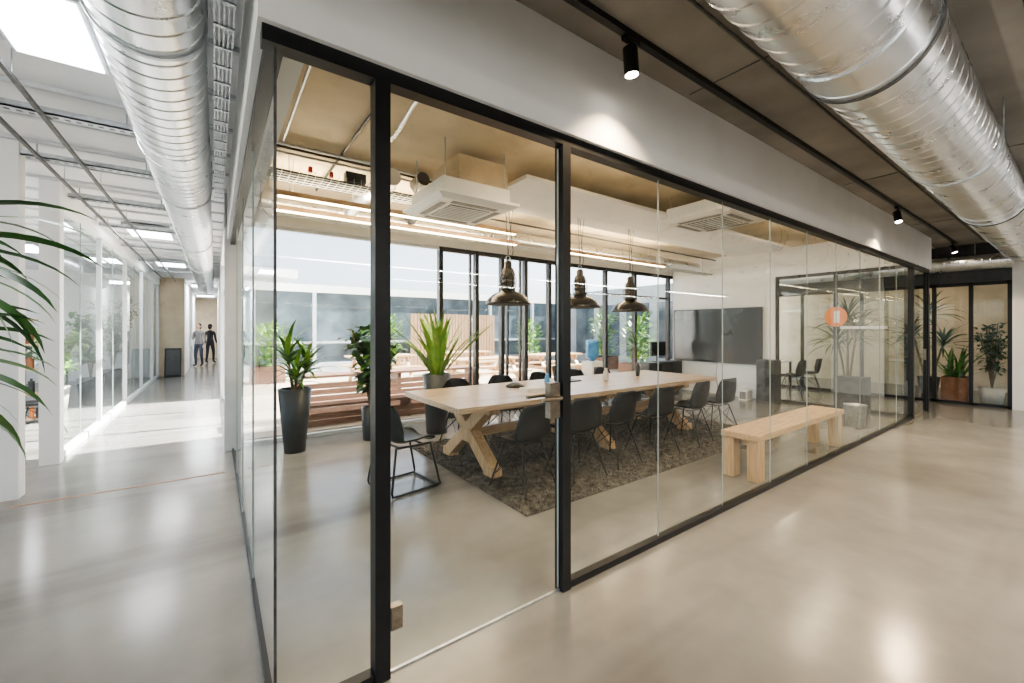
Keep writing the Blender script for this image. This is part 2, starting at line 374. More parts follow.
boxobj('wall_corridor_return', -1.72, -1.0, 15.6, 15.75, 0, CH, BEIGE)
boxobj('wall_corridor_west', -1.12, -1.0, 15.75, 25.8, 0, CH, WHITE)
# left glass wall x=-1.6
b = B()
for y in (3.75, 4.95): b.box(-1.76, -1.6, y, y+.16, 0, CH, WHITE)
for y in (7.3, 9.6, 11.9, 14.0, 15.5): b.box(-1.70, -1.64, y, y+.06, .08, 2.94, GREYM)
b.box(-1.72, -1.62, 5.12, 15.58, 2.95, CH, WHITE); b.box(-1.70, -1.63, 5.12, 15.58, 0, .07, GREYM)
for y in (6.2, 8.4, 10.8, 13.0): b.box(-1.675, -1.665, y, y+.012, .07, 2.95, GEDGE)
pane_y(b, -1.67, 5.12, 15.55, .07, 2.95, GLASS)
b.finish('wall_corridor_glazed')
boxobj('wall_west_inner', -6.0, -1.76, 15.6, 15.72, 0, CH, WHITE)
b = B(); b.box(12.0, 12.15, -1.9, -.92, 0, CH, WHITE); b.box(12.0, 12.15, -.92, 4.5, 2.45, CH, DARKG); b.box(12.0, 12.15, -5.8, -3.4, 0, CH, WHITE)
b.box(12.0, 12.15, -3.4, -1.9, 2.45, CH, WHITE); b.finish('wall_far_end')
b = B()
for y in (-.92, -.42, .10, 1.3, 2.5, 4.4): b.box(12.03, 12.1, y, y+.06, 0, 2.45, BLACK)
b.box(12.03, 12.1, -.9, 4.45, 2.38, 2.45, BLACK); b.box(12.03, 12.1, -.9, 4.45, 0, .06, BLACK)
pane_y(b, 12.06, -.9, 4.45, .06, 2.38); b.finish('window_far_room')
boxobj('wall_far_back', 15.2, 15.3, -5.8, 4.5, 0, CH, BEIGE)
boxobj('trim_2', -1.6, -.1, 3.52, 3.545, 0, .003, TAPE)
# ------------------------------------------------------------------ courtyard
b = B()
for i in range(56):
    y = 4.8+i*.15; b.box(.15, 14.0, y, y+.14, .0, .035, DECK)
b.finish('courtyard_deck')
b = B(); b.box(.12, 14.2, 13.2, 13.4, 2.75, 3.0, WHITE); b.box(.12, 14.2, 13.2, 13.4, 0, .4, GREYB)
for k in range(7):
    x = .15+k*2.3; b.box(x, x+.1, 13.16, 13.4, .4, 2.75, GREYB)
b.box(.12, 14.2, 13.3, 13.36, .4, 2.75, DGLASS); b.box(.12, 14.2, 13.2, 13.28, 1.05, 1.12, GREYB)
b.finish('facade_opposite')
b = B()
for k in range(28): b.box(5.6+k*.13, 5.71+k*.13, 12.6, 12.64, .035, 2.1, WOODF)
b.box(5.6, 9.24, 12.64, 12.69, .4, .5, WOODF); b.box(5.6, 9.24, 12.64, 12.69, 1.7, 1.8, WOODF); b.finish('slatted_wood_fence')
b = B(); b.box(14.05, 14.2, 5.1, 13.2, 0, 3.3, GREYB)
for k in range(5): b.box(14.0, 14.05, 5.6+k*1.5, 6.7+k*1.5, .4, 2.6, DGLASS)
b.finish('facade_side')
b = B()
for (y0, y1, z) in ((5.0, 5.42, .36), (5.46, 5.95, .76)):
    for k in range(3):
        w = (y1-y0)/3; b.box(.8, 4.2, y0+k*w, y0+k*w+w-.015, z-.04, z, CEDAR)
    for zz in range(int((z-.06)/.1)):
        b.box(.82, 4.18, y0, y0+.025, .05+zz*.1, .05+zz*.1+.085, CEDAR)
    for x in (.85, 2.5, 4.1): b.box(x, x+.06, y0+.03, y1-.03, .035, z-.04, CEDAR)
b.finish('stepped_wood_bench')
def picnic():
    b = B()
    for k in range(5): b.box(-.9, .9, -.38+k*.155, -.38+k*.155+.14, .72, .76, OAK)
    for s_ in (-1, 1):
        for k in range(2): b.box(-.9, .9, s_*.68-.14+k*.145, s_*.68-.01+k*.145, .43, .47, OAK)
        b.beam((s_*.65, -.75, .0), (s_*.65, -.2, .72), .045, .09, OAKV, up=(1,0,0)); b.beam((s_*.65, .75, .0), (s_*.65, .2, .72), .045, .09, OAKV, up=(1,0,0))
        b.box(s_*.65-.02, s_*.65+.02, -.8, .8, .34, .43, OAKV); b.box(s_*.65-.02, s_*.65+.02, -.38, .38, .64, .72, OAKV)
    return b
p = picnic().finish('picnic_table', loc=(5.4, 7.2, .036)); inst(p, (8.0, 7.6, .036)); inst(p, (6.4, 10.2, .036)); inst(p, (3.6, 9.8, .036))

# ------------------------------------------------------------------ ducts and ceiling services
b = B(); R = .26; yc = -1.15; zc = 2.90
b.duct((-3.0, yc, zc), (2.35, yc, zc), R, .135, GALV, seg=64); b.duct((2.40, yc, zc), (6.6, yc, zc), R, .135, GALV, seg=64); b.duct((6.65, yc, zc), (10.6, yc, zc), R, .135, GALV, seg=64)
for x in (2.375, 6.625): b.cyl((x-.05, yc, zc), (x+.05, yc, zc), R+.010, GALV, seg=64); b.cyl((x-.010, yc, zc), (x+.010, yc, zc), R+.018, SEAM, seg=64)
arc = [(10.6+.42*math.sin(a), yc-.42*(1-math.cos(a)), zc) for a in [math.pi/2*k/6 for k in range(7)]]
b.tube(arc, R, GALV, seg=40); b.duct((11.02, yc-.42, zc), (11.02, -4.5, zc), R, .135, GALV)
for x in (-1.5, .9, 4.5, 8.5):
    b.cyl((x-.012, yc, zc), (x+.012, yc, zc), R+.010, STRUT, seg=64)
    b.cyl((x, yc-R-.005, zc), (x, yc-R-.005, CH), .005, STRUT, seg=6); b.cyl((x, yc+R+.005, zc), (x, yc+R+.005, CH), .005, STRUT, seg=6)
b.finish('spiral_duct')
b = B(); R = .205; xc = -.425; zc = 2.90
b.duct((xc, -4.5, zc), (xc, 2.2, zc), R, .12, GALV, seg=56); b.duct((xc, 2.24, zc), (xc, 15, zc), R, .12, GALV, seg=56)
b.cyl((xc, 2.19, zc), (xc, 2.25, zc), R+.012, GALV, seg=40)
for y in (-1, .6, 3.4, 6.2, 9, 12):
    b.cyl((xc, y-.012, zc), (xc, y+.012, zc), R+.010, STRUT, seg=40)
    b.cyl((xc-R-.005, y, zc), (xc-R-.005, y, CH), .005, STRUT, seg=6); b.cyl((xc+R+.005, y, zc), (xc+R+.005, y, CH), .005, STRUT, seg=6)
b.finish('corridor_air_duct')
b = B(); b.duct((11.55, -.95, 2.78), (11.55, 3.9, 2.78), .14, .1, GALV, seg=32)
for y in (-.5, 2.5): b.cyl((11.55, y, 2.9), (11.55, y, CH), .006, STRUT, seg=6)
b.finish('cross_duct')
b = B(); b.duct((.25, 3.75, 2.98), (9.2, 3.75, 2.98), .12, .1, GALV, seg=32)
b.cyl((1.2, 3.2, 3.05), (1.2, 3.65, 3.0), .09, GALV, seg=24)
b.tube([(1.25, 2.25, 3.02), (1.28, 2.5, 3.03), (1.22, 2.85, 3.03), (1.2, 3.25, 3.05)], .085, GALV, seg=20)
b.tube([(1.6, 2.3, 3.09), (1.6, 2.5, 3.08), (1.9, 2.9, 3.06), (2.0, 3.7, 3.0)], .07, DARKG, seg=20)
for x in (1.5, 3.5, 5.5, 7.5): b.cyl((x, 3.75, 3.05), (x, 3.75, CH), .006, STRUT, seg=6)
b.finish('room_duct')
b = B()
for y in (3.4, 3.52): b.tube([(.2, y, 2.80), (9.3, y, 2.80)], .02, GREYM)
b.tube([(.2, 3.32, 3.12), (9.3, 3.32, 3.12)], .015, DARKG)
for y, z in ((2.35, 3.14), (2.42, 3.14), (2.5, 3.12)): b.tube([(.15, y, z), (1.2, y, z), (2.2, y+.1, z)], .012, (BLACK, STRUT, BLACK)[int(y*100) % 3])
b.tube([(.3, .5, 3.16), (.3, 3.6, 3.16)], .012, STRUT); b.tube([(.8, 1.2, 3.17), (.8, 3.6, 3.17)], .014, BLACK)
b.tube([(1.0, 2.0, 3.1), (1.05, 1.6, 3.14), (1.0, 1.1, 3.15), (1.0, .3, 3.16)], .02, GALV)
for x in (1, 3, 5, 7, 9): b.box(x-.02, x+.02, 3.3, 3.55, 2.82, 2.84, STRUT); b.cyl((x, 3.46, 2.83), (x, 3.46, CH), .006, STRUT, seg=6)
b.finish('service_pipes')
b = B()
for k in range(5): b.tube([(.15, 2.6+k*.07, 2.98), (2.3, 2.6+k*.07, 2.98)], .004, STRUT, seg=5)
for k in range(30):
    x = .18+k*.072; b.tube([(x, 2.59, 3.04), (x, 2.6, 2.978), (x, 2.88, 2.978), (x, 2.89, 3.04)], .003, STRUT, seg=5)
for y, r in ((2.65, .02), (2.7, .014), (2.76, .018), (2.83, .012)): b.tube([(.15, y, 3.0), (1.1, y+.02, 3.0), (2.3, y-.01, 3.0)], r, BLACK)
for x in (.4, 2.1): b.cyl((x, 2.74, 2.98), (x, 2.74, CH), .005, STRUT, seg=6)
b.box(.9, 1.1, 2.62, 2.72, 3.02, 3.12, DARKG); b.box(.55, .585, 2.60, 2.64, 3.03, 3.08, RED); b.box(.74, .775, 2.60, 2.64, 3.02, 3.07, RED)
b.finish('wire_basket_tray')
b = B()
for y in (.2, 2.6, 3.75, 5.2, 6.8, 8.6, 10.6, 12.8):
    z = 3.06
    b.box(-1.59, -.66, y, y+.10, z, z+.012, STRUT); b.box(-1.59, -.66, y, y+.008, z, z+.05, STRUT); b.box(-1.59, -.66, y+.092, y+.1, z, z+.05, STRUT)
    if y < 6:
        for k in range(15):
            b.box(-1.57+k*.06, -1.54+k*.06, y+.035, y+.065, z-.0015, z+.001, SEAM)
    b.cyl((-1.5, y+.05, z), (-1.5, y+.05, CH), .006, STRUT, seg=6); b.cyl((-.75, y+.05, z), (-.75, y+.05, CH), .006, STRUT, seg=6)
b.finish('cable_strut')
b = B()
for x in (-1.18, -1.45):
    b.box(x-.012, x+.012, -3, 15, 3.015, 3.04, SEAM)
    for y in (-2, 0, 2.0, 4.4, 6, 8, 10, 12, 14): b.cyl((x, y, 3.04), (x, y, CH), .004, STRUT, seg=6)
b.finish('grid_rail')
b = B()
for k in range(5): b.box(-.19+k*.02, -.182+k*.02, -4, 4.4, 3.06, 3.09, STRUT)
for k in range(42): b.box(-.19, -.10, -4+k*.2, -3.975+k*.2, 3.055, 3.065, STRUT)
for y in (-3, -1, 1, 3): b.cyl((-.145, y, 3.06), (-.145, y, CH), .005, STRUT, seg=6)
b.finish('cable_tray')
b = B()
for k in range(28): b.box(-6, -.03, -5+k*.62, -4.96+k*.62, 3.17, 3.2, GREYM)
b.finish('trim_3')
b = B()
for x in (2.6, 5.8, 9.0, 12.2): b.box(x, x+.006, -5.8, -.1, 3.195, 3.2, SEAM)
b.box(-.02, 15, -2.42, -2.2, 3.0, 3.2, CONC)
b.finish('trim_4')
b = B()
b.tube([(.5, -.6, 3.18), (11.5, -.6, 3.18)], .009, SEAM)
b.tube([(.5, -1.62, 3.12), (11.5, -1.62, 3.12)], .03, SEAM)
b.finish('electrical_conduit')
def panel(x0, x1, y0, y1, e):
    b = B(); b.box(x0, x1, y0, y1, 3.13, 3.165, GREYM); b.box(x0+.02, x1-.02, y0+.02, y1-.02, 3.122, 3.13, EMP)
    for q in ((x0+.05, y0+.05), (x1-.05, y1-.05)): b.cyl((q[0], q[1], 3.16), (q[0], q[1], CH), .005, STRUT, seg=6)
    b.finish('light_panel')
    lamp('panel_glow', 'AREA', ((x0+x1)/2, (y0+y1)/2, 3.11), e, (.95, .97, 1), shape='RECTANGLE', size=x1-x0, size_y=y1-y0)
panel(-1.14, -.73, 1.15, 1.87, 22); panel(-1.36, -.78, 6.9, 7.9, 16); panel(-1.36, -.78, 11, 12, 30); panel(-.9, -.2, 17, 18, 70); panel(-.9, -.2, 22.5, 23.5, 90)  # last panel added to brighten the dark end of the corridor
panel(-4, -3, 5, 6.2, 50); panel(-4, -3, 10, 11.2, 50)
b = B(); b.box(-.02, 11.5, -.275, -.235, 3.165, 3.2, BLACK); b.finish('track_rail')
b = B(); b.box(.2, 11.5, -2.02, -1.98, 3.165, 3.2, BLACK); b.finish('track_rail')  # unseen second rail added to carry the extra spots
def spot(x, y, tx, ty, tz, e):
    b = B(); d = (Vector((tx, ty, tz))-Vector((x, y, 3.02))).normalized(); c = Vector((x, y, 3.04))
    b.box(x-.06, x+.06, y-.018, y+.018, 3.14, 3.165, BLACK); b.cyl((x, y, 3.06), (x, y, 3.14), .010, BLACK)
    b.cyl(c-d*.07, c+d*.08, .042, BLACK, seg=24); b.cyl(c+d*.0801, c+d*.082, .036, SPOTE, seg=24)
    b.finish('track_spotlight')
    l = lamp('spot_beam', 'SPOT', c+d*.1, e, (1, .76, .48), spot_size=math.radians(120), spot_blend=.8, shadow_soft_size=.04)
    l.rotation_euler = d.to_track_quat('-Z', 'Y').to_euler()
spot(1.75, -.255, 2.0, -.3, 0, 120); spot(7.35, -.255, 6.6, -.9, 0, 270); spot(4.6, -2.0, 4.8, -.9, 0, 200); spot(8.6, -2.0, 8.4, -1.0, 0, 170); spot(2.4, -2.0, 2.8, -1.0, 0, 110); spot(11.2, -.255, 11.0, -1.4, 0, 110)  # spots on the second rail are added to brighten the aisle

LC = (1, .84, .62)
def linear(x0, x1, y, z, e, up=0, col=LC, em=EMW):
    b = B(); b.box(x0, x1, y-.035, y+.035, z, z+.05, OAK if em is EMW else BLACK); b.box(x0+.02, x1-.02, y-.028, y+.028, z-.008, z, em)
    if up: b.box(x0+.02, x1-.02, y-.02, y+.02, z+.05, z+.054, em)
    for x in (x0+.15, x1-.15): b.cyl((x, y, z+.05), (x, y, CH), .004, STRUT, seg=6)
    b.finish('linear_lamp')
    lamp('linear_glow', 'AREA', ((x0+x1)/2, y, z-.015), e, col, shape='RECTANGLE', size=x1-x0, size_y=.05)
    if up: lamp('linear_uplight', 'AREA', ((x0+x1)/2, y, z+.06), up, (1, .78, .5) if em is EMW else col, shape='RECTANGLE', size=x1-x0, size_y=.05, rot=(math.pi, 0, 0))
linear(2.15, 3.6, .7, 2.98, 26, 18); linear(.3, 3.4, 3.1, 2.74, 30, 42); linear(.3, 3.2, 2.85, 2.82, 16, 26); linear(4.2, 7.0, 3.1, 2.74, 30, 36); linear(6.6, 8.4, .7, 2.98, 22, 18)
linear(12.6, 14.6, .9, 2.7, 14); linear(9.9, 11.2, 2.4, 2.8, 25)  # lamps added to brighten the far and adjoining rooms
# unseen up/down lamps added south of the aisle to brighten bulkhead and ceiling
NC = (1, .95, .88)
for x in (.6, 4.2, 7.8): linear(x, x+2.6, -3.6, 2.35, 75, 70, NC, EMN)
for x in (2.2, 6.8): linear(x, x+2.6, -4.9, 2.35, 45, 45, NC, EMN)
boxobj('ceiling_raft', 2.35, 8.6, 1.5, 2.55, 3.02, 3.06, WHITE)
b = B()
for x in (2.8, 5.4, 8.2):
    for y in (1.7, 2.45): b.cyl((x, y, 3.06), (x, y, CH), .004, STRUT, seg=6)
b.finish('raft_hangers')
def cassette(x, y, z, boxz, S=1):
    b = B()
    b.box(x-.40*S, x+.40*S, y-.40*S, y+.40*S, z+.06, z+.20, ACW)
    b.add([(x+sx*w, y+sy*w, zz) for (w, zz) in ((.48*S, z+.06), (.48*S, z+.035), (.41*S, z)) for sx, sy in ((-1,-1),(1,-1),(1,1),(-1,1))],
          [(0,1,5,4),(1,2,6,5),(2,3,7,6),(3,0,4,7),(4,5,9,8),(5,6,10,9),(6,7,11,10),(7,4,8,11),(0,3,2,1),(8,9,10,11)], ACW)
    q = .24*S
    b.box(x-q, x+q, y-q, y+q, z-.006, z+.002, ACG)
    for k in range(9): b.box(x-q, x+q, y-q*.96+k*q*.23, y-q*.90+k*q*.23, z-.012, z-.004, ACW)
    for s_ in (-1, 1):
        b.box(x-.27*S, x+.27*S, y+s_*.33*S-.03, y+s_*.33*S+.03, z-.004, z+.002, ACG); b.box(x+s_*.33*S-.03, x+s_*.33*S+.03, y-.27*S, y+.27*S, z-.004, z+.002, ACG)
    for sx in (-1, 1):
        for sy in (-1, 1): b.cyl((x+sx*.36*S, y+sy*.36*S, z+.18), (x+sx*.36*S, y+sy*.36*S, CH), .006, STRUT, seg=6)
    if boxz:
        b.box(x-.16, x+.38, y-.28, y+.28, z+.22, z+.46, BEIGE)
    b.finish('ceiling_air_conditioner')
cassette(1.78, 1.84, 2.65, True, .88); cassette(4.95, 1.0, 2.85, False)

# ------------------------------------------------------------------ furniture
b = B(); b.box(1.85, 6.4, .85, 3.3, 0, .014, RUG)
for _ in range(26000):
    x = random.uniform(1.84, 6.41); y = random.uniform(.84, 3.31); a = random.uniform(0, 6.28); h = random.uniform(.012, .03); w = .009
    dx, dy = math.cos(a)*w, math.sin(a)*w; lx, ly = random.uniform(-.02, .02), random.uniform(-.02, .02)
    b.add([(x-dx, y-dy, .012), (x+dx, y+dy, .012), (x+lx, y+ly, h+.01)], [(0,1,2)], RUG)
b.finish('shag_rug')
RZ = .02
b = B(); x0, x1, y0, y1 = 1.62, 6.1, 1.56, 2.9
for k in range(5):
    w = (y1-y0)/5; b.box(x0, x1, y0+k*w+.001, y0+(k+1)*w-.001, .725, .78, TABTOP)
b.box(x0+.5, x1-.5, 1.9, 1.96, .64, .725, OAK); b.box(x0+.5, x1-.5, 2.5, 2.56, .64, .725, OAK)
for lx in (2.12, 3.85, 5.55):
    cy = 2.23
    b.beam((lx, cy-.45, RZ+.05), (lx, cy+.38, .70), .13, .125, OAKV, up=(1,0,0)); b.beam((lx+.001, cy+.45, RZ+.05), (lx+.001, cy-.38, .70), .13, .125, OAKV, up=(1,0,0))
    for s_ in (-1, 1): b.box(lx-.062, lx+.062, cy+s_*.46-.085, cy+s_*.46+.085, RZ-.005, RZ+.09, OAKV)
    b.box(lx-.065, lx+.065, cy-.5, cy+.5, .64, .724, OAKV)
    b.box(lx-.07, lx+.07, cy-.09, cy+.09, .28, .44, OAKV)
b.beam((2.12, 2.23, .36), (5.55, 2.23, .36), .05, .1, OAK)
b.finish('conference_table', .004)
b = B(); bx0, bx1, by0, by1 = 4.10, 6.5, .09, .46
b.box(bx0, bx1, by0, by1, .405, .465, OAK)
for x in (bx0+.02, bx1-.20):
    for y in (by0+.01, by1-.12): b.box(x, x+.14, y, y+.11, 0, .405, OAKV)
b.box(bx0+.1, bx1-.1, (by0+by1)/2-.03, (by0+by1)/2+.03, .33, .405, OAK)
b.finish('wood_bench', .005)
prof = [(.235,.415),(.21,.44),(.12,.45),(0,.44),(-.12,.445),(-.185,.475),(-.215,.55),(-.235,.64),(-.25,.73),(-.262,.80)]
wid = [.185,.205,.22,.23,.235,.24,.235,.225,.205,.15]
def lerp(a, t):
    k = t*(len(a)-1); i = min(int(k), len(a)-2); f = k-i
    if isinstance(a[0], tuple): return tuple(a[i][j]*(1-f)+a[i+1][j]*f for j in range(2))
    return a[i]*(1-f)+a[i+1]*f
def shell(u, v):
    y, z = lerp(prof, v); w = lerp(wid, v); s_ = 2*u-1; back = min(1, max(0, (v-.4)/.3))
    e = abs(s_)**2.4
    return (s_*w, y+back*e*.09, z+(1-back)*e*.045+.02*back*(1-s_*s_)*(v > .9))
def shell_chair():
    b = B(); b.sheet(shell, 14, 22, SHELL, .012)
    tops = [(-.12,.12),(.12,.12),(.12,-.11),(-.12,-.11)]; feet = [(-.23,.22),(.23,.22),(.21,-.24),(-.21,-.24)]
    for t, f in zip(tops, feet):
        b.tube([(t[0], t[1], .43), (f[0], f[1], .0)], .009, BLACK); b.cyl((f[0], f[1], 0), (f[0], f[1], .012), .014, BLACK, seg=10)
    for i in range(4):
        a, c = tops[i], tops[(i+1) % 4]; f0, f1 = feet[i], feet[(i+1) % 4]
        b.tube([(a[0], a[1], .425), (c[0], c[1], .425)], .007, BLACK)
        q = lambda t, f, k: (t[0]+(f[0]-t[0])*k, t[1]+(f[1]-t[1])*k, .43*(1-k))
        b.tube([q(a, f0, .1), q(c, f1, .75)], .004, BLACK, seg=6); b.tube([q(c, f1, .1), q(a, f0, .75)], .004, BLACK, seg=6)
    return b
ch = shell_chair().finish('shell_chair', loc=(2.2, 1.36, RZ), rot=.15)
for x, r in ((2.88, -.1), (3.5, .05), (4.15, -.06), (5.0, .1), (5.65, -.05)): inst(ch, (x, 1.36+random.uniform(-.03, .03), RZ), r)
for x, r in ((2.5, .05), (3.2, -.08), (3.95, .1), (4.7, -.05), (5.4, .06)): inst(ch, (x, 3.08, RZ), math.pi+r)
def sled_chair():
    b = B(); b.sheet(shell, 14, 22, SHELL, .014)
    for s_ in (-1, 1):
        b.tube([(s_*.20, -.19, .43), (s_*.235, -.25, .05), (s_*.235, -.24, .014), (s_*.235, -.2, .012), (s_*.235, .22, .012), (s_*.235, .26, .02), (s_*.225, .25, .06), (s_*.20, .17, .42)], .011, BLACK)
        b.tube([(s_*.2, -.19, .43), (s_*.2, .17, .42)], .011, BLACK)
    b.tube([(-.235, .24, .014), (.235, .24, .014)], .011, BLACK); b.tube([(-.2, .1, .42), (.2, .1, .42)], .011, BLACK); b.tube([(-.2, -.15, .425), (.2, -.15, .425)], .011, BLACK)
    return b
sled_chair().finish('sled_base_chair', loc=(1.30, 2.08, 0), rot=-math.pi/2+.15)

def pendant(x, y, zb):
    b = B()
    b.lathe([(.27,0),(.272,.012),(.262,.03),(.235,.075),(.18,.12),(.12,.15),(.085,.165),(.08,.18)], (x,y,zb), LAMPD, 40)
    b.lathe([(.266,.002),(.255,.03),(.228,.07),(.172,.113),(.11,.143),(.0,.15)], (x,y,zb), LAMPI, 40)
    b.lathe([(.08,.175),(.092,.18),(.092,.20),(.078,.205),(.078,.25),(.088,.252),(.088,.262),(.078,.265),(.078,.31),(.088,.312),(.088,.322),(.078,.325),(.075,.40),(.06,.43),(.045,.44),(.045,.50),(.028,.52),(.0001,.525)], (x,y,zb), LAMPN, 28)
    for k in range(8):
        a = k*math.pi/4; c, s_ = math.cos(a), math.sin(a)
        b.tube([(x+.09*c, y+.09*s_, zb+.19), (x+.098*c, y+.098*s_, zb+.30), (x+.06*c, y+.06*s_, zb+.43)], .005, LAMPD, seg=6)
    ring = [(x+.03*math.cos(a), y, zb+.55+.03*math.sin(a)) for a in [2*math.pi*k/12 for k in range(13)]]
    b.tube(ring, .005, STRUT, seg=6)
    b.tube([(x, y, zb+.58), (x-.05, y, CH)], .004, BLACK, seg=6); b.tube([(x, y, zb+.58), (x+.10, y, CH)], .003, BLACK, seg=6)
    b.tube([(x+.03, y, zb+.5), (x+.09, y+.02, zb+.65), (x+.05, y+.02, zb+.9), (x+.0, y+.02, CH)], .004, BLACK, seg=6)
    b.ell((x, y, zb+.08), (.045, .045, .06), BULB); b.cyl((x, y, CH-.03), (x, y, CH), .05, BLACK)
    b.finish('industrial_pendant_lamp')
    lamp('pendant_glow', 'POINT', (x, y, zb-.02), 2.5, (1, .85, .65), shadow_soft_size=.06)
pendant(2.65, 2.25, 1.80); pendant(3.84, 2.25, 1.80); pendant(4.89, 2.25, 1.78)

b = B(); b.box(9.34, 9.4, 2.33, 4.42, .74, 2.0, BLACK); b.box(9.335, 9.341, 2.35, 4.40, .77, 1.98, SCREEN); b.box(9.4, 9.42, 2.9, 3.9, 1.0, 1.7, DARKG); b.finish('wall_television', .004)
b = B(); b.tube([(9.36, 3.3, .74), (9.33, 3.32, .4), (9.36, 3.28, .1), (9.2, 3.2, .01), (8.8, 3.4, .01), (8.4, 3.1, .01), (8.1, 3.3, .01)], .006, BLACK); b.finish('power_cable')
def speaker(x, y, w, d, h):
    b = B(); b.box(x, x+d, y, y+w, 0, h, DARKG); b.box(x-.008, x, y+.02, y+w-.02, .04, h-.03, BLACK)
    for z in (h*.3, h*.7): b.cyl((x-.012, y+w/2, z), (x-.006, y+w/2, z), w*.32, DARKG, seg=24); b.cyl((x-.016, y+w/2, z), (x-.012, y+w/2, z), w*.1, BLACK, seg=16)
    b.finish('speaker_cabinet', .006)
speaker(9.0, 1.95, .34, .34, .88); speaker(8.95, .5, .42, .36, .66)
b = B(); b.box(8.95, 9.2, 2.45, 2.62, 0, .22, WHITE); b.box(8.945, 8.95, 2.47, 2.60, .03, .19, ACG); b.finish('subwoofer_box', .01)
def bin_(x, y):
    b = B(); b.lathe([(.0001,0),(.12,0),(.145,.34),(.15,.345),(.14,.345),(.115,.02),(.0001,.02)], (x,y,0), STRUT); b.finish('waste_bin')
bin_(7.9, .35); bin_(10.4, 1.0)
b = B(); b.box(5.98, 6.28, 4.05, 4.35, 0, .86, ACW); b.box(6.03, 6.23, 4.035, 4.05, .5, .75, DARKG)
b.lathe([(.05,.86),(.06,.9),(.13,.95),(.135,1.0),(.13,1.05),(.135,1.1),(.13,1.2),(.135,1.25),(.11,1.29),(.0001,1.3)], (6.13,4.2,0), BLUE); b.finish('water_cooler')
b = B(); b.box(7.9, 9.2, 4.1, 4.48, .06, .74, DARKG)
for k in range(3): b.box(7.92+k*.43, 8.31+k*.43, 4.085, 4.1, .09, .71, BLACK)
for x in (7.95, 9.1): b.box(x, x+.05, 4.15, 4.45, 0, .06, BLACK)
b.finish('sideboard', .003)
b = B(); b.box(8.2, 8.75, 4.26, 4.3, .88, 1.22, BLACK); b.box(8.22, 8.73, 4.255, 4.26, .9, 1.2, SCREEN); b.box(8.45, 8.5, 4.28, 4.31, .75, .9, BLACK); b.box(8.36, 8.59, 4.22, 4.38, .74, .752, BLACK); b.finish('desktop_monitor')
def vase(x, y, r, h, mat, nm):
    b = B(); b.lathe([(.0001,0),(r*.7,0),(r,.3*h),(r*.9,.7*h),(r*.5,.9*h),(r*.6,h),(r*.5,h),(r*.4,.9*h),(.0001,.85*h)], (x,y,.78), mat); b.finish(nm)
vase(3.3, 2.3, .035, .16, BLUE, 'water_carafe'); vase(4.3, 2.2, .04, .18, POTW, 'ceramic_vase'); vase(5.2, 2.35, .035, .2, DARKG, 'ceramic_vase')
b = B()
for i in range(6): b.box(2.75+.004*i, 3.0+.002*i, 2.0, 2.18, .78+i*.006, .785+i*.006, (WVIN, POTW)[i % 2])
b.finish('magazine_stack')
b = B(); b.box(3.7, 4.02, 2.4, 2.62, .78, .795, DARKG); b.obox((3.86, 2.64, .89), (.32, .01, .21), Matrix.Rotation(-.25, 3, 'X'), DARKG); b.finish('laptop')
b = B(); b.lathe([(.0001,0),(.12,0),(.12,.02),(.05,.055),(.0001,.06)], (2.9,2.45,.78), BLACK, sx=1, sy=1); b.finish('conference_phone')

# ------------------------------------------------------------------ plants
def pot(b, x, y, r0, r1, h, mat, z=0):
    b.lathe([(.0001,0),(r0,0),(r1,h),(r1-.02,h),(r1-.025,h-.05),(.0001,h-.05)], (x,y,z), mat, 32)
    b.lathe([(r1-.03,h-.045),(.0001,h-.04)], (x,y,z), SOIL, 32)
def yucca(name, x, y, r, h, heads, mat, potmat, L=.5, W=.035, n=34, z=0):
    b = B(); pot(b, x, y, r*.72, r, h, potmat, z)
    for (dx, dy, hz) in heads:
        b.tube([(x+dx*.2, y+dy*.2, z+h-.06), (x+dx*.7, y+dy*.6, z+h+(hz-h)*.5), (x+dx, y+dy, z+hz)], .02, STEM, rads=[.025, .02, .018])
        for k in range(n):
            t = k/n; az = k*2.4+random.uniform(-.2, .2); el = 1.35-1.5*(1-t)+random.uniform(-.1, .1)
            b.leaf((x+dx, y+dy, z+hz-.12+.14*t), az, el, L*random.uniform(.75, 1.05), W, 1.2+random.uniform(-.3, .4), mat, roll=random.uniform(-1, 1))
    return b.finish(name)
def broad(name, x, y, r, h, n, L, W, mat, potmat, spread=.55):
    b = B(); pot(b, x, y, r*.75, r, h, potmat)
    for k in range(n):
        az = k*2.4+random.uniform(-.3, .3); el = 1.5-spread*random.random()*1.1
        b.leaf((x+random.uniform(-r,r)*.4, y+random.uniform(-r,r)*.4, h-.05), az, el, L*random.uniform(.65, 1.05), W*random.uniform(.8, 1.15), .6*random.random()+.15, mat, n=9, roll=random.uniform(-1, 1))
    return b.finish(name)
def bushy(name, x, y, r, h, top, n, mat, potmat, W=.06, L=.13, spread=.42):
    b = B(); pot(b, x, y, r*.8, r, h, potmat)
    for s_ in range(9):
        az = s_*2.4; q = random.uniform(.3, 1)*spread; pts = [(x, y, h-.05), (x+.4*q*math.cos(az), y+.4*q*math.sin(az), h+(top-h)*.5), (x+q*math.cos(az), y+q*math.sin(az), h+(top-h)*random.uniform(.75, 1))]
        b.tube(pts, .008, STEM, seg=6)
        P = [Vector(p_) for p_ in pts]
        for k in range(n):
            t = random.uniform(.25, 1)*2; c = P[0].lerp(P[1], t) if t < 1 else P[1].lerp(P[2], t-1)
            c = c+Vector((random.gauss(0, .04), random.gauss(0, .04), random.gauss(0, .04)))
            b.leaf(c, random.uniform(0, 6.28), random.uniform(-.4, .9), L*random.uniform(.7, 1.2), W, .9, mat, n=4, shape='oval')
    return b.finish(name)
b = B(); px_, py_ = .62, 3.95; pot(b, px_, py_, .12, .19, .78, POTD)
